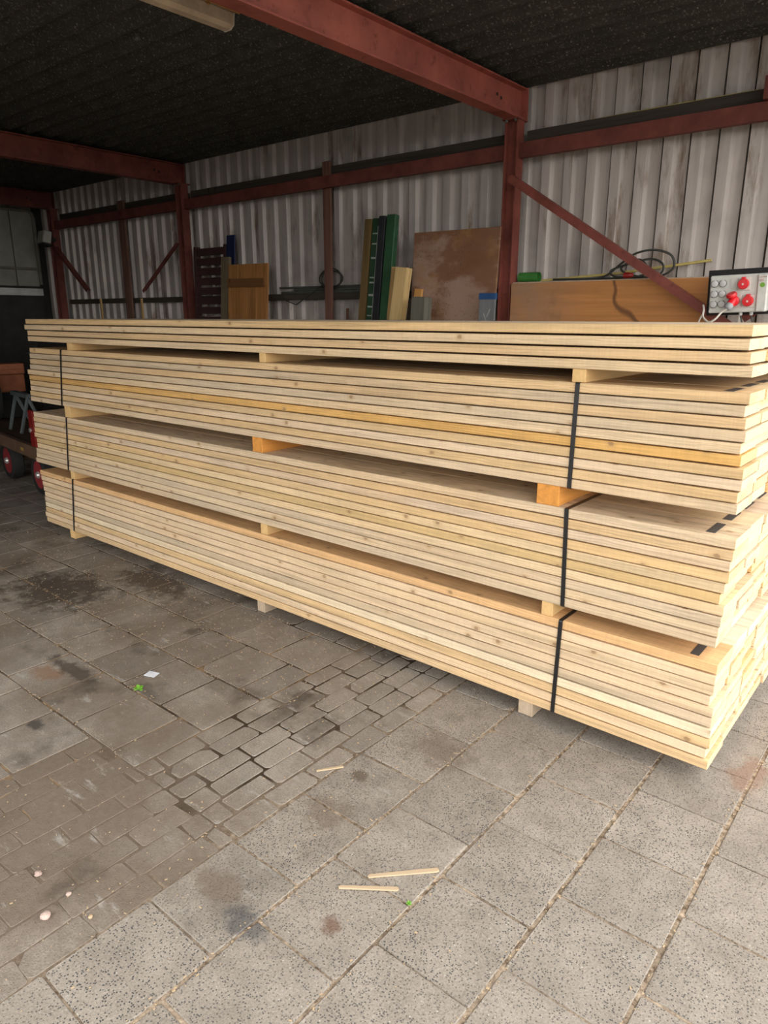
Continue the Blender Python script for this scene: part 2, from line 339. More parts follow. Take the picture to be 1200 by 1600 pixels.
# ------------------------------------------------------------------ geometry helpers
class MB:
    def __init__(s): s.v = []; s.f = []; s.mi = []; s.cur = 0; s.c = []
    def add(s, vs, fs, col=None):
        o = len(s.v); s.v += [tuple(v) for v in vs]; s.f += [tuple(i + o for i in f) for f in fs]; s.mi += [s.cur] * len(fs)
        s.c += [col or (1, 1, 1, 1)] * len(vs); return s
    def box(s, x0, x1, y0, y1, z0, z1, rot=None, about=None):
        vs = [Vector(p) for p in ((x0, y0, z0), (x1, y0, z0), (x1, y1, z0), (x0, y1, z0), (x0, y0, z1), (x1, y0, z1), (x1, y1, z1), (x0, y1, z1))]
        if rot is not None:
            c = Vector(about) if about else Vector(((x0 + x1) / 2, (y0 + y1) / 2, (z0 + z1) / 2)); vs = [c + rot @ (v - c) for v in vs]
        return s.add(vs, [(0, 3, 2, 1), (4, 5, 6, 7), (0, 1, 5, 4), (1, 2, 6, 5), (2, 3, 7, 6), (3, 0, 4, 7)])
    def tube(s, pts, r, n=8, cap=True):
        pts = [Vector(p) for p in pts]; rings = []; prev = None
        for i, p in enumerate(pts):
            t = (pts[min(i + 1, len(pts) - 1)] - pts[max(i - 1, 0)]).normalized()
            if prev is None: a = t.orthogonal().normalized()
            else: a = (prev - t * prev.dot(t)).normalized()
            prev = a; b = t.cross(a); rr = r[i] if isinstance(r, (list, tuple)) else r
            rings.append([p + (a * math.cos(2 * PI * k / n) + b * math.sin(2 * PI * k / n)) * rr for k in range(n)])
        vs = [v for q in rings for v in q]; fs = []
        for i in range(len(rings) - 1):
            for k in range(n):
                fs.append((i * n + k, i * n + (k + 1) % n, (i + 1) * n + (k + 1) % n, (i + 1) * n + k))
        if cap: fs += [tuple(range(n - 1, -1, -1)), tuple((len(rings) - 1) * n + k for k in range(n))]
        return s.add(vs, fs)
    def lathe(s, prof, origin=(0, 0, 0), axis='Y', n=28):
        """prof: (radius, height along axis)"""
        o = Vector(origin); vs = []; fs = []
        for r, h in prof:
            for k in range(n):
                a = 2 * PI * k / n; c, q = r * math.cos(a), r * math.sin(a)
                vs.append(o + Vector({'Y': (c, h, q), 'Z': (c, q, h), 'X': (h, c, q)}[axis]))
        m = len(prof)
        for i in range(m - 1):
            for k in range(n): fs.append((i * n + k, i * n + (k + 1) % n, (i + 1) * n + (k + 1) % n, (i + 1) * n + k))
        if prof[0][0] > 1e-6: fs.append(tuple(range(n)))
        if prof[-1][0] > 1e-6: fs.append(tuple((m - 1) * n + k for k in range(n - 1, -1, -1)))
        return s.add(vs, fs)
    def prism(s, poly, axis, a, b):
        """poly of 2D points extruded along axis from a to b."""
        n = len(poly)
        def P(u, v, w): return {'X': (w, u, v), 'Y': (u, w, v), 'Z': (u, v, w)}[axis]
        vs = [P(u, v, a) for u, v in poly] + [P(u, v, b) for u, v in poly]
        fs = [(i, (i + 1) % n, n + (i + 1) % n, n + i) for i in range(n)] + [tuple(range(n - 1, -1, -1)), tuple(range(n, 2 * n))]
        return s.add(vs, fs)
    def build(s, name, mats, parent=None, bevel=0, smooth=False, colors=False):
        me = bpy.data.meshes.new(name); me.from_pydata(s.v, [], s.f)
        if not isinstance(mats, (list, tuple)): mats = [mats]
        for m in mats: me.materials.append(m)
        if len(mats) > 1: me.polygons.foreach_set('material_index', s.mi)
        if colors:
            at = me.color_attributes.new('tone', 'FLOAT_COLOR', 'POINT'); at.data.foreach_set('color', [x for c in s.c for x in c])
        bm = bmesh.new(); bm.from_mesh(me); bmesh.ops.recalc_face_normals(bm, faces=bm.faces)
        if bevel: bmesh.ops.bevel(bm, geom=list(bm.edges), offset=bevel, segments=1, affect='EDGES', clamp_overlap=True)
        bm.to_mesh(me); bm.free()
        if smooth:
            me.polygons.foreach_set('use_smooth', [True] * len(me.polygons))
            me.set_sharp_from_angle(angle=math.radians(40))
        o = bpy.data.objects.new(name, me); COL.objects.link(o)
        if parent is not None: o.parent = parent
        return o

def tag(o, label, cat, group=None, kind=None):
    o['label'] = label; o['category'] = cat
    if group: o['group'] = group
    if kind: o['kind'] = kind
    return o
def struct(o): o['kind'] = 'structure'; return o
def thing(name, label, cat, loc=(0, 0, 0), rot=(0, 0, 0), group=None):
    o = bpy.data.objects.new(name, None); COL.objects.link(o); o.location = loc; o.rotation_euler = rot; o.empty_display_size = .1
    return tag(o, label, cat, group)

# ------------------------------------------------------------------ setting: floor
YARD = (-9.4, 4.6, -5.6, 3.0)
def build_floor():
    mb = MB()
    mb.cur = 0
    z0 = -.0038
    mb.add([(YARD[0], YARD[2], z0), (YARD[1], YARD[2], z0), (YARD[1], YARD[3], z0), (YARD[0], YARD[3], z0)], [(0, 1, 2, 3)])
    mb.cur = 1
    def slab(x0, x1, y0, y1, tone, speck, brick, jit, dz, gap, gx=None):
        gx = gx or gap; x0 += gx / 2; x1 -= gx / 2; y0 += gap / 2; y1 -= gap / 2
        R = lambda: random.uniform(-jit, jit)
        cs = [(x0 + R(), y0 + R()), (x1 + R(), y0 + R()), (x1 + R(), y1 + R()), (x0 + R(), y1 + R())]
        cx, cy = (x0 + x1) / 2, (y0 + y1) / 2
        # chamfered corners (8-gon), chipped now and then
        poly = []
        for i, (px, py) in enumerate(cs):
            ch = random.choice((.004, .005, .007, .012 if brick else .007, .03 if random.random() < .12 else .006))
            pv, nx_ = cs[i - 1], cs[(i + 1) % 4]
            for q in (pv, nx_):
                d = math.hypot(q[0] - px, q[1] - py); poly.append((px + (q[0] - px) * ch / d, py + (q[1] - py) * ch / d))
        tz = [dz + random.uniform(-.001, .001) for _ in poly]
        ins = .003 if speck > .5 else .002
        n = len(poly); vs = []
        for (px, py), z in zip(poly, tz): vs.append((px, py, -.012))
        for (px, py), z in zip(poly, tz): vs.append((px, py, z - ins * .7))
        for (px, py), z in zip(poly, tz):
            d = math.hypot(px - cx, py - cy); vs.append((px + (cx - px) * ins / d, py + (cy - py) * ins / d, z))
        fs = [tuple(range(2 * n, 3 * n))]
        for i in range(n):
            j = (i + 1) % n; fs += [(i, j, n + j, n + i), (n + i, n + j, 2 * n + j, 2 * n + i)]
        mb.add(vs, fs, (tone, speck, 1.0 if brick else 0.0, 1))
    # right field: columns of 30 cm tiles along Y, half-bond; column 0 starts at the brick band
    xe = [-.475, -.18, .115, .414, .712]
    while xe[-1] < YARD[1] - .3: xe.append(xe[-1] + .299)
    for k in range(len(xe) - 1):
        y = -.93 + .153 * k
        while y > YARD[2] + .31: y -= .306
        while y < YARD[3] - .3:
            slab(xe[k], xe[k + 1], y, y + .306, random.uniform(.9, 1.06), random.uniform(.75, 1.1) if k < 4 else random.uniform(.6, 1.0), False, .0018, random.uniform(-.002, .0015), random.uniform(.005, .009), random.uniform(.009, .013)); y += .306
    # brick band
    def bricks(xa, xb, ya, yb, off):
        n = max(1, round((xb - xa) / .0975)); w = (xb - xa) / n
        for i in range(n):
            y = ya - random.uniform(0, .2)
            while y < yb - .02:
                L = random.uniform(.185, .205); y1 = min(y + L, yb); y0 = max(y, ya)
                if y1 - y0 > .04: slab(xa + i * w, xa + (i + 1) * w, y0, y1, random.uniform(.90, 1.14), .25, True, .005, random.uniform(-.002, .0006) if y0 > -1.3 else random.uniform(-.003, -.0012), random.uniform(.008, .016) if y0 > -1.3 else random.uniform(.002, .006), random.uniform(.006, .013) if y0 > -1.3 else random.uniform(.002, .006))
                y += L
    bricks(-1.06, -.475, -1.23, YARD[3], 0)
    bricks(-1.36, -.475, YARD[2], -1.23, 0)
    # left field: rows along X, staggered
    y = -1.23 - .306 * 14; r = 0
    while y < YARD[3] - .3:
        xr = -1.06 if y > -1.24 else -1.36
        x = xr - (.0 if (r % 2) else -.15)
        first = True
        while x > YARD[0] + .3:
            x1 = min(x, xr); x0 = x - .303
            if x1 - x0 > .03: slab(x0, x1, y, y + .306, random.uniform(.74, 1.12), random.uniform(.1, .45), False, .003, random.uniform(-.0022, -.0004), random.uniform(.007, .011))
            x -= .303
        y += .306; r += 1
    return struct(mb.build('floor', [M['joint'], M['tile']], colors=True))
build_floor()
g = MB(); g.add([(-40, -60, -.03), (60, -60, -.03), (60, 40, -.03), (-40, 40, -.03)], [(0, 1, 2, 3)])
struct(g.build('floor_yard', M['asphalt']))

# ------------------------------------------------------------------ setting: cladding, roof, far wall, front wall
ROOF_Z = 3.12; XR = 1.25; YF = -3.3; XL = -9.0
def trapezoid_wall(name, x0, x1, y, ztop, zbot=0.0, facing=1, mat='clad'):
    """Vertical trapezoid sheet with pitch 168 mm; ribs stand towards -Y (facing=1)."""
    prof = []; x = x0; p = .168
    while x < x1:
        for dx, dy in ((0, .034), (.0635, .034), (.0645, .085), (.0745, .085), (.0755, .022), (.083, .0), (.146, 0), (.162, .034)):
            prof.append((x + dx, y + facing * dy))
        x += p
    n = len(prof); vs = [(a, b, zbot) for a, b in prof] + [(a, b, ztop) for a, b in prof]
    vs += [(a, b + facing * .003, zbot) for a, b in prof] + [(a, b + facing * .003, ztop) for a, b in prof]
    fs = []
    for i in range(n - 1): fs += [(i, i + 1, n + i + 1, n + i), (2 * n + i, 3 * n + i, 3 * n + i + 1, 2 * n + i + 1)]
    fs += [(i, 2 * n + i, 2 * n + i + 1, i + 1) for i in range(n - 1)] + [(n + i, n + i + 1, 3 * n + i + 1, 3 * n + i) for i in range(n - 1)]
    mb = MB(); mb.add(vs, fs); return struct(mb.build(name, M[mat]))
trapezoid_wall('wall_back', XL, XR, 2.5, ROOF_Z + .05)
trapezoid_wall('wall_front', XL, -4.5, YF, ROOF_Z + .05, 0, -1, 'darkpanel')  # unseen wall; its length and dark face are shaped to dim the interior
trapezoid_wall('wall_light_block', -4.5, -1.0, YF, ROOF_Z + .05, 2.05, -1, 'darkpanel')  # unseen, added to keep sky light off the upper back wall
# corrugated roof: corrugations run along X
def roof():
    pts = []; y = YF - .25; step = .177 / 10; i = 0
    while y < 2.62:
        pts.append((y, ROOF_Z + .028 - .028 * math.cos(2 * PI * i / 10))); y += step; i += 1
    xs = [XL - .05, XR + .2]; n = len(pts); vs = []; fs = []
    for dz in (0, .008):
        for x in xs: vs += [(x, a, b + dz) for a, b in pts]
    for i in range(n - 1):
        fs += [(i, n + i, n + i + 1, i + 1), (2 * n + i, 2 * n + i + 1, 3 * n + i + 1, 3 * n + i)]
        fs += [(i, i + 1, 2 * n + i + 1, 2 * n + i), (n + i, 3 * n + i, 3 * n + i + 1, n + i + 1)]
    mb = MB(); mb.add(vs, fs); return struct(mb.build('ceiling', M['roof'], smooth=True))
roof()
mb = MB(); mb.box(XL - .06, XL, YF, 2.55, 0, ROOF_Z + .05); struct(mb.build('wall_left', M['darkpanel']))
# pale panelled door high on the far end wall
d = thing('door_1', 'pale', 'door'); d['kind'] = 'structure'; del d['label']; del d['category']; d.location = (XL, 0, 0)
mb = MB()
for i in range(5):
    mb.box(.003, .03, 2.40 - .30 * (i + 1) + .006, 2.40 - .30 * i - .006, 1.98, 2.98)
mb.build('door_panel', M['door1'], d, bevel=.003)
mb = MB(); mb.tube([(.06, .9, 2.93), (.06, 2.34, 2.93), (.06, 2.38, 2.90), (.06, 2.40, 2.84), (.06, 2.40, 2.0)], .022); mb.build('door_rail', M['doorrail'], d, smooth=True)
mb = MB(); mb.tube([(.05, .9, 2.20), (.05, 2.36, 2.20)], .018); mb.build('door_rail', M['doorrail'], d, smooth=True)
mb = MB(); mb.box(.003, .05, .9, 2.42, 1.86, 1.95); mb.build('door_strip', M['doorwhite'], d)
mb = MB(); mb.box(.003, .035, .9, 2.42, .02, 1.85); mb.build('door_lower_panel', M['darkpanel'], d)

# ------------------------------------------------------------------ steel frame
def i_section_x(mb, xc, y0, y1, z0, z1, w, tf, tw):
    mb.box(xc - w / 2, xc + w / 2, y0, y1, z0, z0 + tf); mb.box(xc - w / 2, xc + w / 2, y0, y1, z1 - tf, z1)
    mb.box(xc - tw / 2, xc + tw / 2, y0, y1, z0 + tf, z1 - tf)
def post(x, label, matk='red'):
    t = thing('steel_post', label, 'post', (x, 2.35, 0), group='red steel posts along the back wall')
    mb = MB()
    mb.box(-.05, -.042, -.045, .045, .012, 2.892); mb.box(.042, .05, -.045, .045, .012, 2.892); mb.box(-.042, .042, -.003, .003, .012, 2.892)
    mb.build('column', M[matk], t)
    mb = MB(); mb.box(-.051, .051, -.08, .08, 0, .012); mb.build('base_plate', M[matk], t)
    mb = MB(); mb.box(-.06, .06, -.07, .07, 2.892, 2.902); mb.build('cap_plate', M[matk], t)
    for sx in (-.035, .035):
        mb = MB(); mb.lathe([(.009, 0), (.009, -.012), (0, -.012)], (sx, -.055, 2.892), 'Z', 6); mb.build('bolt', M['galv'], t)
    return t
def rafter(x, y0, label, matk):
    t = thing('steel_rafter', label, 'beam', (x, 2.42, 2.903), group='red steel rafters under the roof')
    mb = MB(); i_section_x(mb, 0, y0 - 2.42, -.006, 0, .195, .10, .009, .007); mb.build('beam', M[matk], t)
    mb = MB(); mb.box(-.055, .055, -.006, .004, -.012, .2); mb.build('end_plate', M[matk], t)
    for dy in (-.32, -.27):
        mb = MB(); mb.lathe([(0, .0052), (.011, .0052), (.011, .0037), (.008, .0037)], (0, dy, .105 if dy < -.3 else .092), 'X', 12); mb.build('bolt_hole', M['backboard'], t)
    return t
post(-1.67, 'tall red steel post between the plywood sheet and the brown board panel', 'red')
post(-5.55, 'dark red steel post just left of the dark slatted rack on the back wall', 'rust')
post(-8.32, 'dark red steel post in the far left corner below the floodlight', 'rust')
rafter(-1.67, YF, 'nearest brightly lit red steel roof beam ending above the tall post by the plywood', 'redlit')
rafter(-5.63, YF, 'middle red steel roof beam meeting the post near the slatted rack', 'red')
rafter(-8.42, YF, 'farthest dark red roof beam beside the pale panelled door', 'rust')

def channel(x0, x1, label):
    t = thing('girder_channel', label, 'girder', ((x0 + x1) / 2, 2.36, 2.70), group='red girders on the back wall')
    h = (x1 - x0) / 2
    mb = MB(); mb.box(-h, h, -.025, -.017, -.045, .05); mb.box(-h, h, -.017, .022, .042, .05); mb.box(-h, h, -.017, .022, -.045, -.037)
    mb.build('channel', M['rust'], t)
    mb = MB(); mb.box(-h + .01, h - .01, .056, .131, .02, .135); mb.build('timber_backing', M['darktimber'], t)
    return t
channel(-1.618, 1.2, 'red steel girder across the wall right of the tall red post')
channel(-5.498, -1.722, 'red steel girder between the two nearer posts, crossed by the upright wooden post')
channel(-8.268, -5.602, 'darkest girder in the far left bay of the back wall')

def rail(x0, x1, label):
    mb = MB(); mb.box(x0, x1, 2.425, 2.495, 1.745, 1.80)
    return tag(mb.build('timber_rail', M['darktimber']), label, 'rail', 'low timber rails on the back wall')
rail(-5.49, -1.74, 'dark timber rail low on the wall behind the brown door and green planks')
rail(-8.26, -5.61, 'dark timber rail low on the wall in the far left bay')

def brace(p, q, label, w=.05, matk='red'):
    p, q = Vector(p), Vector(q); d = q - p; L = d.length; a = math.atan2(d.z, d.x)
    mb = MB(); mb.box(0, L, -.022, -.016, -w / 2, w / 2); mb.box(0, L, -.016, .03, w / 2 - .006, w / 2)
    o = mb.build('diagonal_brace', M[matk]); o.location = p; o.rotation_euler = (0, -a, 0)
    return tag(o, label, 'brace', 'diagonal steel braces')
brace((-1.60, 2.215, 2.505), (-.03, 2.215, 1.505), 'red diagonal brace from the tall post down to the socket box')
brace((-.02, 2.21, 1.59), (1.3, 2.21, 2.56), 'red brace rising to the right below the socket box')
brace((-8.25, 2.31, 2.43), (-7.55, 2.31, 1.89), 'thin dark brace sloping down from the far corner post', .035, 'rust')
brace((-6.32, 2.31, 1.86), (-5.62, 2.31, 2.32), 'thin dark brace sloping up to the middle post', .035, 'rust')
mb = MB(); mb.box(-.09, .10, 2.30, 2.33, 2.755, 2.87); mb.box(-.09, .10, 2.33, 2.40, 2.755, 2.765)
tag(mb.build('girder_bracket', M['rust']), 'small red steel bracket on top of the right girder at the frame edge', 'bracket')

# ------------------------------------------------------------------ the plank stack
TONE = {'tan': (.66, .465, .255), 'pale': (.71, .54, .345), 'grey': (.59, .465, .31), 'pink': (.67, .52, .36), 'gold': (.66, .39, .135),
        'olive': (.62, .44, .22), 'orange': (.69, .43, .215), 'white': (.77, .64, .465)}
WORD = {'tan': 'light brown', 'pale': 'pale', 'grey': 'greyish', 'pink': 'pinkish white', 'gold': 'golden', 'olive': 'olive gold', 'orange': 'orange brown', 'white': 'whitish'}
BUNDLES = [
 dict(nm='loose pile on top', z0=1.426, z1=1.579, t=.033, R=[.548, .544, .552, .562], L=[-4.215, -4.245, -4.21, -4.213],
      tone=['tan', 'pale', 'tan', 'pale'], plates=[]),
 dict(nm='upper strapped bundle', z0=.994, z1=1.378, t=.0338, R=[.565, .556, .563, .568, .559, .564, .576, .576, .569, .572],
      L=[-4.211, -4.222, -4.228, -4.235, -4.285, -4.273, -4.265, -4.273, -4.285, -4.289],
      tone=['tan', 'grey', 'tan', 'grey', 'pale', 'gold', 'tan', 'pink', 'tan', 'pink'], plates=[0, 2, 4, 7, 9]),
 dict(nm='middle strapped bundle', z0=.5275, z1=.914, t=.0346, R=[.583, .58, .575, .577, .568, .558, .575, .571, .567, .565],
      L=[-4.279, -4.291, -4.289, -4.296, -4.308, -4.28, -4.279, -4.304, -4.319, -4.331],
      tone=['pink', 'tan', 'pink', 'tan', 'pale', 'olive', 'pale', 'grey', 'pink', 'grey'], plates=[0, 2, 4, 6]),
 dict(nm='bottom strapped bundle', z0=.066, z1=.468, t=.0358, R=[.58, .579, .579, .57, .585, .585, .587, .59, .58, .592],
      L=[-4.299, -4.287, -4.276, -4.274, -4.265, -4.276, -4.27, -4.276, -4.292, -4.278],
      tone=['orange', 'pale', 'pale', 'pale', 'pale', 'grey', 'white', 'tan', 'pale', 'tan'], plates=[0, 4, 6, 8])]
ORD = ['top', 'second', 'third', 'fourth', 'fifth', 'sixth', 'seventh', 'eighth', 'ninth', 'bottom']
ORD4 = ['top', 'second', 'third', 'bottom']
DEPTH = ['front', 'second from the front', 'middle', 'second from the back', 'rearmost']
PW = .1985
def plank_mesh():
    mb = MB(); nseg = 8
    xs = [-.5 + i / nseg for i in range(nseg + 1)]
    b = .0022; hy = .0975
    prof = [(-hy + b, 0), (hy - b, 0), (hy, b / .036 * 1), (hy, 1 - b / .036), (hy - b, 1), (-hy + b, 1), (-hy, 1 - b / .036), (-hy, b / .036)]
    n = len(prof); vs = [(x, y, z) for x in xs for y, z in prof]
    fs = [(i * n + k, i * n + (k + 1) % n, (i + 1) * n + (k + 1) % n, (i + 1) * n + k) for i in range(nseg) for k in range(n)]
    fs += [tuple(range(n)), tuple(nseg * n + k for k in range(n - 1, -1, -1))]
    mb.add(vs, fs); return mb
# meshes per thickness: real metres so that the grain keeps its scale
def plank_object(t, L):
    mb = plank_mesh(); mb.v = [(x * L, y, z * t) for x, y, z in mb.v]; return mb.build('scaffold_plank', M['plank'])
plate_mb = MB(); plate_mb.box(-.015, .015, -.067, .067, 0, .0009)
plate_src = plate_mb.build('nail_plate', M['plate'])
plate_used = False
src = {}
PLANKS = []
for b in BUNDLES:
    n = len(b['R']); pitch = (b['z1'] - b['z0'] - b['t']) / (n - 1)
    for i in range(n):
        zt = b['z1'] - i * pitch; z = zt - b['t']
        for j in range(5):
            xr, xl = b['R'][i], b['L'][i]
            if j: xr += random.uniform(-.008, .008); xl += random.uniform(-.015, .015)
            key = b['t']
            L = 4.85
            if key not in src: src[key] = o = plank_object(b['t'], L)
            else: o = src[key].copy(); COL.objects.link(o)
            o.scale = ((xr - xl) / L, 1, 1)
            o.rotation_euler = (0, random.uniform(-.0003, .0003), 0)
            o.location = ((xr + xl) / 2, .0985 + j * PW + (random.uniform(0, .003) if j == 0 else random.uniform(-.0004, .0004)), z)
            tn = b['tone'][i] if j == 0 else random.choice(['tan', 'pale', 'pale', 'pink', 'grey', 'orange', 'white'])
            if j and i == 0: tn = random.choice(['pink', 'pale', 'white'])
            c = TONE[tn]; q = random.uniform(.95, 1.05)
            o.color = (c[0] * q, c[1] * q, c[2] * q * random.uniform(.95, 1.05), 1)
            od = (ORD4 if n == 4 else ORD)[i]
            if j == 0: lab = '%s pine plank, front edge of the %s layer in the %s' % (WORD[tn], od, b['nm'])
            else: lab = 'pine plank, %s in the %s layer of the %s' % (DEPTH[j], od, b['nm'])
            tag(o, lab, 'plank', 'pine planks in the %s' % b['nm'])
            PLANKS.append(o)
            if i in b['plates'] and (j == 0 or i == 0):
                if not plate_used: p = plate_src; plate_used = True
                else: p = plate_src.copy(); COL.objects.link(p)
                p.parent = o; p['label'] = 'grey punched steel nail plate'
                s = o.scale[0]
                p.scale = (1 / s, 1, 1); p.location = ((.495 - o.location.x) / s, 0, b['t'])
# straps
def strap(x_top, x_bot, z0, z1, label):
    y0, y1 = -.0016, 4 * PW + .197 + .0012; a = .0011
    mb = MB(); w = .0085
    zt, zb = z1 + .0012, z0 - .0012; r = .006
    loop = [(x_bot, y0, zb + r), (x_top, y0, zt - r), (x_top, y0 + r * .3, zt - r * .3), (x_top, y0 + r, zt), (x_top, y1 - r, zt), (x_top, y1, zt - r), (x_bot, y1, zb + r), (x_bot, y1 - r, zb), (x_bot, y0 + r, zb)]
    n = len(loop); cy, cz = (y0 + y1) / 2, (z0 + z1) / 2
    vs = []
    for (x, y, z) in loop:
        dy = a if y > cy else -a; dz = a if z > cz else -a
        vs += [(x - w, y, z), (x + w, y, z), (x + w, y + dy, z + dz), (x - w, y + dy, z + dz)]
    fs = []
    for i in range(n):
        j = (i + 1) % n
        for k in range(4): fs.append((i * 4 + k, i * 4 + (k + 1) % 4, j * 4 + (k + 1) % 4, j * 4 + k))
    mb.add(vs, fs); return tag(mb.build('strapping_band', M['strap']), label, 'strap', 'black straps round the bundles')
for xt, xb, i, side in ((.006, .002, 1, 'right'), (-.001, .010, 2, 'right'), (.008, 0, 3, 'right'), (-3.742, -3.815, 1, 'left'), (-3.776, -3.835, 2, 'left'), (-3.792, -3.86, 3, 'left')):
    strap(xt, xb, BUNDLES[i]['z0'], BUNDLES[i]['z1'], 'black plastic strap round the %s, near its %s end' % (BUNDLES[i]['nm'], side))
# bearers
def bearer(x0, x1, z0, z1, mk, label, y0=.008, slant=0):
    mb = MB(); mb.box(-(x1 - x0) / 2, (x1 - x0) / 2, 0, .965, 0, z1 - z0)
    o = mb.build('bearer', M[mk], bevel=.002); o.location = ((x0 + x1) / 2, y0, z0 + .0003); o.rotation_euler = (0, 0, slant)
    return tag(o, label, 'bearer', 'wooden bearers between the bundles')
B0, B1, B2, B3 = .066, .468, .914, 1.378
bearer(-.158, -.093, 0.0008, B0 - .002, 'greybat', 'pale wooden bearer on the paving under the stack, near its right end')
bearer(-1.817, -1.755, 0.0008, B0 - .002, 'greybat', 'wooden bearer on the paving under the middle of the stack')
bearer(-3.943, -3.875, 0.0008, B0 - .002, 'fresh', 'wooden bearer on the paving under the far left end of the stack')
bearer(-.082, -.034, B1, .5272, 'fresh', 'small pale bearer between bottom and middle bundles, beside the right strap')
bearer(-1.757, -1.705, B1, .5272, 'fresh', 'small bearer between bottom and middle bundles, halfway along')
bearer(-3.826, -3.775, B1, .5272, 'fresh', 'small bearer between bottom and middle bundles, far left')
bearer(-.132, -.04, B2, .9937, 'orange', 'thick orange bearer with visible rings between middle and upper bundles, right')
bearer(-1.792, -1.715, B2, .9937, 'orange', 'bright orange bearer between middle and upper bundles, halfway along')
bearer(-3.803, -3.73, B2, .9937, 'fresh', 'yellowish bearer between middle and upper bundles, far left')
bearer(-.022, .029, B3, 1.4257, 'fresh', 'flat bearer under the loose top planks, on the right strap')
bearer(-1.707, -1.660, B3, 1.4257, 'fresh', 'flat bearer under the loose top planks, halfway along')
bearer(-3.665, -3.60, B3, 1.4257, 'fresh', 'flat bearer under the loose top planks, far left')

# ------------------------------------------------------------------ things leaning on the back wall
def leaner(name, label, cat, xc, w, H, t, ytop, mk, lean=5, tilt=0, group=None, bevel=.003, zref=1.8, xz=None):
    """A board standing on the floor; its front face passes y=ytop at height zref and x=xc at height xz."""
    a = math.radians(lean); b = math.radians(tilt)
    mb = MB(); mb.box(-w / 2, w / 2, 0, t, 0, H)
    o = mb.build(name, M[mk], bevel=bevel)
    zoff = t * math.sin(a) + w / 2 * abs(math.sin(b)) + .001
    o.location = (xc - (xz or zref) * math.tan(b), ytop - zref * math.tan(a), zoff)
    o.rotation_euler = (-a, b, 0)
    return tag(o, label, cat, group) if label else o
leaner('plywood_sheet', 'large stained plywood sheet leaning on the wall left of the tall red post', 'board', -2.085, .77, 2.215, .018, 2.27, 'ply', 3, .6, zref=2.2)
leaner('timber_plank', 'olive brown plank, leftmost of the tall green planks on the wall', 'plank', -2.955, .075, 2.36, .03, 2.22, 'olive', 4, 2.6, 'tall planks leaning on the wall')
g1 = leaner('timber_plank', 'dark green plank with white paint marks beside the olive plank', 'plank', -2.872, .066, 2.36, .03, 2.22, 'dgreen', 4, 2.4, 'tall planks leaning on the wall')
mb = MB()
for z, h in ((1.56, .012), (1.60, .010), (1.67, .012), (1.76, .016), (1.86, .012), (1.90, .010), (2.05, .014), (2.16, .010), (2.24, .008)):
    mb.box(-.022, .03, -.0012, 0, z, z + h)
mb.box(.028, .033, -.0012, 0, 1.5, 2.3)
mk_ = mb.build('paint_marks', M['mark'], g1); mk_['label'] = 'white paint marks'
leaner('timber_plank', 'black plank standing between the two green planks', 'plank', -2.795, .066, 2.37, .03, 2.205, 'black', 4, 2.4, 'tall planks leaning on the wall')
leaner('timber_plank', 'bright green plank, rightmost of the tall planks on the wall', 'plank', -2.70, .088, 2.37, .05, 2.20, 'green', 4, 2.6, 'tall planks leaning on the wall')
leaner('timber_offcut', 'tan timber length leaning right of the green planks', 'timber', -2.577, .095, 1.975, .03, 2.155, 'light2', 4, 4, 'light timber lengths by the plywood')
leaner('timber_offcut', 'pale yellow timber length, tallest beside the grey block', 'timber', -2.465, .115, 1.965, .07, 2.075, 'light', 4, 6, 'light timber lengths by the plywood')
leaner('timber_offcut', 'short orange timber length behind the grey block', 'timber', -2.375, .07, 1.81, .03, 2.205, 'light3', 4, 5, 'light timber lengths by the plywood')
leaner('timber_block', 'grey weathered timber block in front of the plywood sheet', 'timber', -2.205, .135, 1.735, .09, 1.985, 'greyblock', 2, 1.5, bevel=.008)
bb = leaner('grey_board', 'grey board with blue top edge and white mark beside the red post', 'board', -1.675, .13, 1.72, .02, 2.09, 'greyboard', 2, .4)
mb = MB(); mb.box(-.066, .066, -.006, .026, 1.715, 1.757); q = mb.build('top_edging', M['blue'], bb); q['label'] = 'blue painted top edge'
mb = MB()
for sx in (-1, 1): mb.box(-.003, .003, -.0012, 0, 1.58, 1.64, Matrix.Rotation(sx * .45, 3, 'Y'), (.035, 0, 1.58))
q = mb.build('chevron_mark', M['mark'], bb); q['label'] = 'white painted chevron'
# brown boarded door
dt = thing('board_door', 'brown boarded wooden door with a dark cross bar leaning on the wall', 'door', (-4.395, 2.04, .004), (math.radians(-4), math.radians(.8), 0))
mb = MB()
for i in range(4): mb.box(-.28 + i * .14 + .001, -.28 + (i + 1) * .14 - .001, 0, .024, .0, 2.07)
mb.build('door_leaf', M['door'], dt, bevel=.002)
for z in (1.86, .25):
    mb = MB(); mb.box(-.27, .255, -.02, -.0005, z, z + .08); q = mb.build('cross_bar', M['doorbar'], dt, bevel=.002); q['label'] = 'dark brown cross bar'
leaner('timber_plank', 'dull brown plank standing between the rack and the brown door', 'plank', -4.735, .125, 2.15, .03, 2.19, 'dull', 4, .5)
leaner('plastic_board', 'dark blue plastic board poking up behind the dull brown plank', 'board', -4.750, .125, 2.36, .015, 2.27, 'navy', 4, .3)
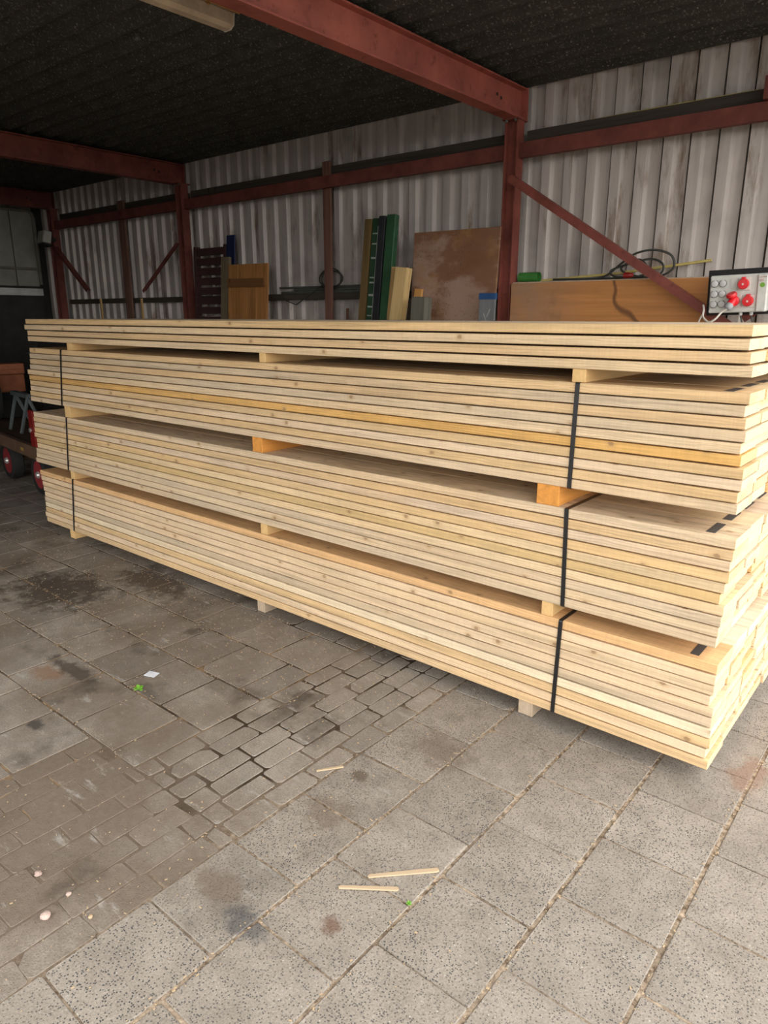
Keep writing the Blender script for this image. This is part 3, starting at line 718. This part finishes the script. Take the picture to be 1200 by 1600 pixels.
# dark slatted rack
rk = thing('slatted_rack', 'dark maroon slatted rack standing right of the middle red post', 'rack', (-5.09, 2.18, .002), (math.radians(-3), 0, 0))
for sx in (-.245, .235):
    mb = MB(); mb.box(sx, sx + .03, 0, .06, 0, 2.28); mb.build('side_rail', M['rack'], rk)
for i in range(23):
    mb = MB(); mb.box(-.215, .235, .005, .03, .1 + i * .095, .1 + i * .095 + .068); mb.build('slat', M['rack'], rk)
leaner('wooden_post', 'upright old reddish wooden post fixed to the wall behind the girder', 'post', -3.52, .088, 2.872, .026, 2.386, 'oldred', 0, 0, 'upright wooden posts on the wall', zref=1.8)
leaner('wooden_post', 'dim reddish wooden post on the wall in the far left bay', 'post', -6.79, .13, 2.86, .026, 2.386, 'oldred', 0, 0, 'upright wooden posts on the wall', zref=1.8)
mb = MB(); mb.tube([(-3.33, 2.36, .002), (-3.325, 2.395, 1.0), (-3.31, 2.41, 1.665)], .012); tag(mb.build('thin_stick', M['oldred']), 'short thin stick standing on the wall right of the old wooden post', 'stick')
for (x, z1) in ((-7.42, 1.80), (-6.52, 1.79)):
    mb = MB(); mb.box(-.012, .012, 0, .02, 0, z1); o = mb.build('thin_batten', M['light2']); o.location = (x, 2.38, .001)
    tag(o, 'thin light batten at the far left wall, %s the dim wooden post' % ('left of' if x < -7 else 'right of'), 'batten', 'thin battens in the far bay')
# rods and wire coil on the low rail
for i, (y, z, x0, x1, r) in enumerate(((2.455, 1.812, -4.2, -3.05, .012), (2.475, 1.836, -4.05, -3.02, .012), (2.476, 1.858, -4.25, -3.12, .009))):
    mb = MB(); mb.tube([(x0, y, z), ((x0 + x1) / 2, y, z - .0003), (x1, y, z)], r)
    tag(mb.build('metal_rod', M['galv'], smooth=True), ['thick dull rod at the front of the low rail behind the wooden post', 'rod nearest the cladding on the low rail', 'thin rod topmost on the low rail left of the green planks'][i], 'rod', 'rods lying on the low rail')
def coil(mb, c, rx, rz, turns, r, ysp=.012, n=36, wob=.012, a0=0):
    pts = []
    for i in range(int(turns * n) + 1):
        a = a0 + 2 * PI * i / n; k = i / n
        pts.append((c[0] + (rx + wob * math.sin(k * 2.3)) * math.cos(a), c[1] + ysp * (k - turns / 2), c[2] + (rz + wob * math.cos(k * 3.1)) * math.sin(a)))
    mb.tube(pts, r, 6)
mb = MB(); coil(mb, (-3.52, 2.428, 1.92), .13, .08, 3.4, .006, .005)
mb.tube([(-3.62, 2.42, 1.87), (-3.75, 2.41, 1.80), (-3.95, 2.40, 1.70), (-4.08, 2.405, 1.735), (-4.15, 2.42, 1.80)], .005, 6)
tag(mb.build('wire_coil', M['cable'], smooth=True), 'loop of dark wire hanging behind the reddish wooden post on the rail', 'wire')

# brown board panel with ledge, and what lies on it
pt = thing('board_panel', 'wide brown varnished board panel right of the tall red post', 'panel', (-.85, 2.29, .001))
mb = MB(); mb.box(-.755, .66, 0, .02, 0, 1.826); mb.build('panel_board', M['panel'], pt, bevel=.002)
mb = MB(); mb.box(-.755, .66, .021, .19, 1.80, 1.834); mb.build('ledge', M['greybat'], pt, bevel=.002)
mb = MB(); mb.lathe([(.02, 0), (.034, 0), (.034, .155), (.031, .155), (.029, .01), (0, .01)], (-1.60, 2.40, 1.871), 'X', 18)
tag(mb.build('plastic_tube', M['tubegreen'], smooth=True), 'short green plastic tube lying on the ledge beside the red post', 'tube')
mb = MB(); mb.tube([(-1.44, 2.435, 1.847), (-.9, 2.44, 1.877), (-.30, 2.445, 1.935)], .0085, 6)
tag(mb.build('cane', M['yellow'], smooth=True), 'long thin yellow cane lying along the ledge under the cable loops', 'cane')
mb = MB(); mb.tube([(-1.32, 2.47, 2.842), (-.7, 2.45, 2.842), (-.16, 2.46, 2.842)], .007, 6)
tag(mb.build('cane', M['yellow'], smooth=True), 'thin yellow stick on top of the girder under the roof', 'cane')
def smooth_path(pts, n=8):
    out = []; P = [Vector(p) for p in pts]
    for i in range(len(P) - 1):
        p0, p1, p2, p3 = P[max(i - 1, 0)], P[i], P[i + 1], P[min(i + 2, len(P) - 1)]
        for k in range(n):
            t = k / n; out.append(.5 * ((2 * p1) + (p2 - p0) * t + (2 * p0 - 5 * p1 + 4 * p2 - p3) * t * t + (3 * p1 - p0 - 3 * p2 + p3) * t ** 3))
    out.append(P[-1]); return out
mb = MB()
Y = 2.36
mb.tube(smooth_path([(-1.33, Y + .03, 1.850), (-1.15, Y, 1.846), (-1.0, Y, 1.846), (-.92, Y, 1.868), (-.84, Y, 1.93), (-.74, Y - .01, 1.99), (-.62, Y - .01, 2.005), (-.52, Y, 1.97), (-.50, Y + .01, 1.90), (-.56, Y + .01, 1.855), (-.68, Y + .02, 1.846),
    (-.80, Y + .02, 1.87), (-.84, Y + .02, 1.91), (-.74, Y + .02, 1.955), (-.68, Y + .01, 1.925), (-.66, Y, 1.875), (-.72, Y - .01, 1.848), (-.86, Y - .01, 1.852), (-.90, Y - .005, 1.89), (-.80, Y, 1.925), (-.66, Y + .03, 1.955), (-.58, Y + .03, 1.925), (-.58, Y + .03, 1.87), (-.66, Y + .03, 1.847), (-1.1, Y + .04, 1.846)]), .007, 7)
cc = mb.build('cable_coil', M['cable'], smooth=True); tag(cc, 'dark rubber cable in loops on the ledge behind the red diagonal brace', 'cable')
mb = MB(); mb.lathe([(.0, 0), (.018, 0), (.019, .03), (.015, .05), (.01, .06), (0, .06)], (-.80, 2.335, 1.858), 'X', 14); q = mb.build('plug', M['lens'], cc, smooth=True); q['label'] = 'red plug'

# ------------------------------------------------------------------ socket box
sb = thing('socket_box', 'grey power distribution box with red sockets on a black board', 'socket box', (-.045, 2.12, 1.725), (0, math.radians(-1.5), 0))
sb.rotation_euler = (math.radians(4), math.radians(-1.5), 0)
mb = MB(); mb.box(-.165, .30, .012, .03, -.115, .135); q = mb.build('back_board', M['backboard'], sb, bevel=.002); q['label'] = 'black mounting board'
mb = MB(); mb.box(-.135, .165, -.055, .012, -.098, .105); mb.build('housing', M['boxgrey'], sb, bevel=.006)
mb = MB(); mb.box(.115, .165, -.068, -.055, -.095, .100); mb.build('cover_ridge', M['boxgrey'], sb, bevel=.004)
for i in range(2):
    for j in range(3):
        x, z = -.108 + i * .043 + .0, .062 - j * .056
        mb = MB(); mb.lathe([(0, -.0555), (.0205, -.0555), (.0205, -.0615), (.0185, -.0625)], (x, 0, z), 'Y', 22); s_ = mb.build('socket', M['lidrim'], sb, smooth=True)
        mb = MB(); mb.lathe([(.0175, -.0615), (.0175, -.065), (.0150, -.0665), (0, -.0665)], (x, 0, z), 'Y', 22); mb.box(x - .006, x + .006, -.0665, -.061, z + .016, z + .022)
        q = mb.build('socket_lid', M['lid'], s_, smooth=True); q['label'] = 'round grey hinged lid'
def cee(x, z, plugged=False):
    mb = MB(); mb.box(x - .033, x + .033, -.060, -.0552, z - .035, z + .033); fl = mb.build('red_socket', M['flange'], sb, bevel=.003)
    mb = MB(); mb.lathe([(.024, -.060), (.028, -.066), (.0285, -.083), (.025, -.089), (0, -.090)], (x, 0, z), 'Y', 24)
    mb.box(x - .009, x + .009, -.086, -.062, z + .022, z + .037)
    q = mb.build('socket_cap', M['cee'], fl, bevel=0, smooth=True); q['label'] = 'round red cap'
    mb = MB(); mb.box(x - .004, x + .005, -.0915, -.0895, z - .006, z + .004); mb.build('cap_emblem', M['flange'], fl)
cee(.045, .055); cee(.075, -.037)
# plugged socket: opened cap above, plug pointing down-left
x, z = .005, -.035
mb = MB(); mb.box(x - .033, x + .033, -.060, -.0552, z - .035, z + .033); fl = mb.build('red_socket', M['flange'], sb, bevel=.003)
mb = MB(); mb.lathe([(.024, -.060), (.027, -.066), (.027, -.085), (.022, -.088)], (x, 0, z), 'Y', 24); q = mb.build('socket_collar', M['cee'], fl, smooth=True); q['label'] = 'red collar'
mb = MB(); mb.lathe([(0, -.008), (.027, -.008), (.028, .004), (.024, .010), (0, .011)], (0, 0, 0), 'Z', 24)
q = mb.build('socket_cap', M['cee'], fl, smooth=True); q.location = (x - .012, -.092, z + .034); q.rotation_euler = (math.radians(22), math.radians(-12), 0); q['label'] = 'open red cap'
pl = thing('cable_plug', 'red and grey plug with white cable in the lower socket of the power box', 'plug', (-.045 + x - .004, 2.12 - .086, 1.725 + z - .008), (math.radians(-42), math.radians(20), 0))
mb = MB(); mb.lathe([(0, .02), (.021, .02), (.023, .0), (.022, -.028)], (0, 0, 0), 'Z', 20); q = mb.build('plug_body', M['cee'], pl, smooth=True)
mb = MB(); mb.lathe([(.022, -.028), (.0215, -.046), (.014, -.056), (.006, -.058)], (0, 0, 0), 'Z', 20); q = mb.build('plug_sleeve', M['gland'], pl, smooth=True); q['label'] = 'grey sleeve'
pl_m = Matrix.Translation(pl.location) @ pl.rotation_euler.to_matrix().to_4x4()
inv = pl_m.inverted()
wp = [pl_m @ Vector((0, 0, -.056)), Vector((-.085, 2.0, 1.625)), Vector((-.115, 1.99, 1.585)), Vector((-.15, 2.0, 1.572)), Vector((-.19, 2.03, 1.60)), Vector((-.20, 2.06, 1.64)), Vector((-.215, 2.09, 1.665))]
mb = MB(); mb.tube([inv @ p for p in smooth_path(wp)], .0055, 8); q = mb.build('cord', M['white'], pl, smooth=True); q['label'] = 'white cord'
mb = MB(); mb.tube(smooth_path([(-.243, 2.20, 1.62), (-.262, 2.19, 1.56), (-.28, 2.19, 1.45), (-.29, 2.2, 1.2)]), .005, 7)
tag(mb.build('white_cord', M['white'], smooth=True), 'short white cord hanging before the brown panel, left of the socket box', 'cord')
for xx in (.03, .085):
    mb = MB(); mb.lathe([(.010, 0), (.010, -.016), (.006, -.02)], (xx, -.02, -.098), 'Z', 12); q = mb.build('cable_gland', M['lid'], sb, smooth=True)
    mb = MB(); mb.tube(smooth_path([(xx, -.02, -.116), (xx + .006, -.02, -.14), (xx + .02, -.02, -.20), (xx + .03, -.0, -.3)]), .0045, 7); mb.build('feed_cable', M['cable'], q, smooth=True)
mb = MB(); mb.lathe([(0, -.0562), (.013, -.0562), (.013, -.0550)], (.14, -.0128, .045), 'Y', 18); q = mb.build('round_sticker', M['sticker'], sb); q['label'] = 'round green sticker'
mb = MB()
for r_, (z_, n_) in enumerate(((.084, 7), (.073, 4), (.065, 4))):
    for c_ in range(n_): mb.box(.123 + c_ * .0055, .1265 + c_ * .0055, -.0690, -.0681, z_, z_ + .0035)
q = mb.build('printed_lines', M['redprint'], sb); q['label'] = 'small reddish printed lettering'
mb = MB(); mb.box(-.026, -.017, -.0575, -.0552, .035, .085); q = mb.build('slot_cover', M['lid'], sb); q['label'] = 'narrow grey window strip'
for sx in (-.125, .155):
    for sz in (-.088, .095):
        mb = MB(); mb.lathe([(.007, -.0552), (.007, -.0585), (0, -.0585)], (sx, -.013 if sx > 0 else 0, sz), 'Y', 10); mb.build('corner_screw', M['lid'], sb)

# ------------------------------------------------------------------ ceiling lamp
lt = thing('ceiling_lamp', 'dirty white fluorescent lamp hanging under the roof beside the red beam', 'lamp', (-2.02, .17, 2.95))
mb = MB(); mb.prism([(-.052, .055), (-.045, .008), (-.022, -.006), (.022, -.006), (.045, .008), (.052, .055)], 'Y', -1.25, -.004); mb.build('diffuser', M['difuse'], lt)
mb = MB(); mb.box(-.045, .045, -1.25, 0, .056, .10); mb.build('housing', M['lampbody'], lt, bevel=.003)
mb = MB(); mb.prism([(-.054, .057), (-.047, .006), (-.022, -.008), (.022, -.008), (.047, .006), (.054, .057)], 'Y', -.004, .004); mb.build('end_cap', M['lampbody'], lt)
mb = MB(); mb.tube([(.058, -1.25, .062), (.058, .03, .062)], .005, 6); mb.build('rim_wire', M['rustbit'], lt)
mb = MB(); mb.box(.046, .062, -.16, -.145, .05, .10); mb.build('clip', M['rustbit'], lt)
for yy in (-.2, -1.05):
    mb = MB(); mb.box(-.012, .012, yy - .01, yy + .01, .10, .172); mb.build('hanger', M['galv'], lt)
# floodlight in the far corner
ft = thing('floodlight', 'small grey floodlight box high on the far corner post', 'floodlight', (-8.22, 2.17, 2.54), (math.radians(-12), 0, math.radians(-8)))
mb = MB(); mb.box(-.11, .11, -.05, .05, -.075, .075); mb.build('lamp_housing', M['flood'], ft, bevel=.01)
mb = MB(); mb.box(-.02, .02, .05, .13, -.02, .02); mb.build('bracket', M['backboard'], ft)
mb = MB(); mb.box(-.08, .13, -.04, .06, -.10, -.08); mb.build('visor', M['backboard'], ft)

# ------------------------------------------------------------------ flat trailer at the left with what stands on it
AX = math.radians(-7)
tr = thing('flat_trailer', 'low brown flatbed trailer with red wheels at the far left behind the planks', 'trailer', (-6.35, .58, 0), (0, 0, AX))
mb = MB(); mb.box(-1.6, 1.15, .05, 1.35, .40, .43); mb.build('deck', M['deckwood'], tr)
mb = MB(); mb.box(-1.6, 1.15, .0, .05, .33, .45); mb.build('edge_beam', M['deckedge'], tr, bevel=.004)
mb = MB(); mb.box(-1.6, 1.15, 1.35, 1.40, .33, .45); mb.build('edge_beam', M['deckedge'], tr, bevel=.004)
mb = MB(); mb.box(1.15, 1.19, 0, 1.40, .33, .45); mb.build('end_beam', M['deckedge'], tr, bevel=.004)
mb = MB()
for i, w in enumerate((.018, .012, .016, .010)): mb.box(.56 + i * .022, .56 + i * .022 + w, -.0015, 0, .372, .40)
q = mb.build('lettering', M['yellowmark'], tr); q['label'] = 'worn yellow lettering'
def wheel(x, y):
    mb = MB(); mb.lathe([(.125, -.05), (.165, -.06), (.185, -.045), (.19, 0), (.185, .045), (.165, .06), (.125, .05)], (x, y, .192), 'Y', 32); w = mb.build('wheel', M['rubber'], tr, smooth=True)
    mb = MB(); mb.lathe([(.128, -.052), (.120, -.05), (.105, -.035), (.05, -.03), (.045, -.045), (0, -.045)], (x, y, .192), 'Y', 28); q = mb.build('rim', M['hub'], w, smooth=True); q['label'] = 'red rim'
    mb = MB(); mb.lathe([(.034, -.046), (.034, -.062), (.024, -.075), (0, -.078)], (x, y, .192), 'Y', 18); q = mb.build('hub_cap', M['chrome'], w, smooth=True); q['label'] = 'pale hub cap'
for wx in (.04, .96):
    for wy in (.06, 1.3): wheel(wx, wy)
    mb = MB(); mb.tube([(wx, .06, .192), (wx, 1.3, .192)], .02); mb.build('axle', M['deckedge'], tr)
    mb = MB(); mb.box(wx - .05, wx + .05, .16, .24, .21, .40); mb.build('axle_mount', M['deckedge'], tr)
# orange crate, tyre, grey frame, red board, dark cover standing on the trailer
Rz = Matrix.Rotation(AX, 4, 'Z'); base = Matrix.Translation((-6.35, .58, 0)) @ Rz
def on_trailer(x, y, z=.431): return base @ Vector((x, y, z))
ct = thing('crate', 'orange brown crate with slotted side standing on the flat trailer', 'crate', on_trailer(-1.18, .45), (0, 0, AX))
mb = MB(); mb.box(-.40, -.21, -.10, .25, 0.30, .50); mb.build('crate_body', M['crate'], ct, bevel=.004)
mb = MB(); mb.box(-.41, -.20, -.11, .26, .505, .56); mb.build('lid', M['crate'], ct, bevel=.006)
mb = MB(); mb.box(-.41, -.20, -.11, .26, .56, .625); mb.build('upper_lid', M['crate'], ct, bevel=.006)
mb = MB()
for i in range(4): mb.box(-.40 + i * .05, -.38 + i * .05 + .02, -.10, .25, .2, .30)
mb.build('slotted_side', M['backboard'], ct)
mb = MB(); mb.box(-.40, -.21, -.10, .25, .0, .20); mb.build('crate_dark_base', M['darkpanel'], ct, bevel=.004)  # darkness below the orange part put into a near-black colour
ty = thing('loose_tyre', 'black tyre standing upright on the flat trailer before the orange crate', 'tyre', on_trailer(-1.12, .22, .431 + .30), (0, 0, AX + .04))
mb = MB(); mb.lathe([(.17, -.05), (.24, -.065), (.285, -.05), (.30, 0), (.285, .05), (.24, .065), (.17, .05), (.17, -.05)], (0, 0, 0), 'Y', 36); mb.build('tyre_body', M['rubber'], ty, smooth=True)
gf = thing('steel_trestle', 'grey steel trestle with sloping legs standing on the flat trailer', 'trestle', on_trailer(-.28, .3), (0, 0, AX))
mb = MB(); mb.box(-.22, .30, -.03, .03, .36, .40); mb.build('top_bar', M['greyframe'], gf)
for x0, x1 in ((-.15, -.06), (.24, .30)):
    for sy in (-1, 1):
        mb = MB(); mb.tube([(x0, 0, .36), (x1, sy * .12, .014)], .018, 6); mb.build('leg', M['greyframe'], gf)
rb = thing('tail_lamp_board', 'red tail lamp board with small bright reflector behind the left stack end', 'lamp', on_trailer(1.0, .02, .452), (0, 0, AX))
mb = MB(); mb.box(-.10, .02, -.02, .01, 0, .33); mb.build('board', M['lens'], rb, bevel=.004)
mb = MB(); mb.lathe([(.022, -.02), (.02, -.03), (0, -.034)], (-.075, 0, .15), 'Y', 16); q = mb.build('reflector', M['chrome'], rb, smooth=True); q['label'] = 'bright round reflector'
dk = thing('covered_load', 'dark covered load at the far end of the trailer', 'load', on_trailer(-.2, .95), (0, 0, AX))
mb = MB(); mb.prism([(-1.0, 0), (.9, 0), (.92, .6), (.70, .95), (-.3, 1.05), (-.9, .9)], 'Y', -.15, .35); mb.build('cover', M['darkpanel'], dk, bevel=.02)

# ------------------------------------------------------------------ bits on the floor
def splint(x0, y0, x1, y1, w, label, t=.005):
    L = math.hypot(x1 - x0, y1 - y0); a = math.atan2(y1 - y0, x1 - x0)
    mb = MB(); mb.prism([(-L / 2, -w * .35), (L * .47, -w / 2), (L / 2, -w * .2), (L * .485, w / 2), (-L / 2 + w * .3, w * .45), (-L / 2 - w * .2, w * .1)], 'Z', 0, t)
    o = mb.build('wood_splint', M['splint'], bevel=.0012); o.location = ((x0 + x1) / 2, (y0 + y1) / 2, .0015); o.rotation_euler = (0, 0, a)
    return tag(o, label, 'wood strip', 'loose wood strips on the paving')
splint(-.521, -.819, -.463, -.737, .012, 'short pale wood strip lying at the edge of the bricks')
splint(-.045, -1.079, .101, -.924, .017, 'longest pale wood strip on the tiles, reaching a joint line')
splint(-.084, -1.165, .054, -1.059, .015, 'pale wood strip in front of the longest strip on the tiles')
mb = MB(); mb.box(-.028, .028, -.022, .022, 0, .0016); o = mb.build('paper_scrap', M['paper']); o.location = (-1.624, -.794, .001); o.rotation_euler = (0, .02, .35)
tag(o, 'small pale blue paper scrap lying on a left tile', 'paper')
wt = thing('weed', 'small green weed with a dry leaf growing in a paving joint', 'weed', (-1.547, -.905, .0))
def leaf(mat, ang, L, w, el, nm):
    mb = MB(); d = Vector((math.cos(ang) * math.cos(el), math.sin(ang) * math.cos(el), math.sin(el))); s_ = Vector((-math.sin(ang), math.cos(ang), 0)); n_ = d.cross(s_) * -.0012
    ring = [(0, .15), (.3, .8), (.6, 1), (.85, .6), (1, .05)]
    top = [d * (L * t) + s_ * (w * k) + Vector((0, 0, -L * .25 * t * t + .003)) for t, k in ring] + [d * (L * t) - s_ * (w * k) + Vector((0, 0, -L * .25 * t * t + .003)) for t, k in reversed(ring)]
    n = len(top); mb.add([p + n_ for p in top] + [p - n_ for p in top], [tuple(range(n)), tuple(range(2 * n - 1, n - 1, -1))] + [(i, (i + 1) % n, n + (i + 1) % n, n + i) for i in range(n)])
    return mb.build(nm, mat, wt)
for i in range(9): leaf(M['leaf'], i * .75 + .2, random.uniform(.018, .030), .008, random.uniform(.3, .9), 'leaf')
q = leaf(M['leafdry'], 2.9, .045, .012, .15, 'dry_leaf'); q['label'] = 'dry brown leaf'
def blob(name, mat, loc, r, label, cat, squash=.6, group=None):
    bm = bmesh.new(); bmesh.ops.create_icosphere(bm, subdivisions=2, radius=r)
    for v in bm.verts: v.co *= random.uniform(.82, 1.15); v.co.z *= squash
    zmin = min(v.co.z for v in bm.verts)
    for v in bm.verts: v.co.z -= zmin
    me = bpy.data.meshes.new(name); bm.to_mesh(me); bm.free(); me.materials.append(mat)
    o = bpy.data.objects.new(name, me); COL.objects.link(o); o.location = loc; return tag(o, label, cat, group)
blob('pebble', M['stone'], (-.636, -1.761, -.001), .0145, 'largest pinkish pebble on the dirty bricks at lower left', 'pebble', .6, 'pebbles')
blob('pebble', M['stone'], (-.807, -1.701, -.002), .011, 'small pink pebble above the largest pebble at lower left', 'pebble', .6, 'pebbles')
blob('pebble', M['stone'], (-.668, -1.679, -.003), .008, 'tiny pink pebble right of the other pebbles', 'pebble', .5, 'pebbles')
blob('pebble', M['chip'], (-.542, -1.68, -.002), .007, 'tiny tan chip beside the tile edge near the pebbles', 'pebble', .6, 'pebbles')
mt = thing('moss_tuft', 'tiny green moss tuft in the joint beside the wood strips', 'moss', (.108, -1.078, -.004))
wt = mt
for i in range(8): leaf(M['leaf'], i * .8, random.uniform(.008, .014), .002, random.uniform(.5, 1.1), 'blade')
# sawdust and chips
mb = MB()
def chip(x, y, s):
    a = random.uniform(0, PI); w = s * random.uniform(.25, .6); c, q = math.cos(a), math.sin(a); z = random.uniform(.0012, .0025); h = .0012
    P = [(-s, -w), (s, -w), (s, w), (-s, w)]; P = [(x + u * c - v * q, y + u * q + v * c) for u, v in P]
    mb.add([(u, v, z) for u, v in P] + [(u, v, z + h) for u, v in P], [(4, 5, 6, 7), (0, 1, 5, 4), (1, 2, 6, 5), (2, 3, 7, 6), (3, 0, 4, 7)])
for _ in range(3200):
    t = random.random()
    if t < .35: x, y = random.uniform(-4.6, -.3), -abs(random.gauss(0, .45)) + .1
    elif t < .55: x, y = random.uniform(-3.4, -1.1), random.choice((-1.23, -.924, -.618, -.312, -.006)) + random.gauss(0, .014)
    elif t < .7: x, y = random.gauss(-2.6, .6), random.gauss(-.45, .3)
    elif t < .85: x, y = random.gauss(-.8, .4), random.uniform(-2.3, -.2)
    else: x, y = random.choice((.115, .414, .712, -.18)) + random.gauss(0, .012), random.uniform(-1.8, .3)
    chip(x, y, random.choice((.0014, .0018, .002, .0026, .004)))
tag(mb.build('sawdust_chips', M['chip']), 'scattered sawdust and wood chips on the paving before the stack', 'sawdust', kind='stuff')
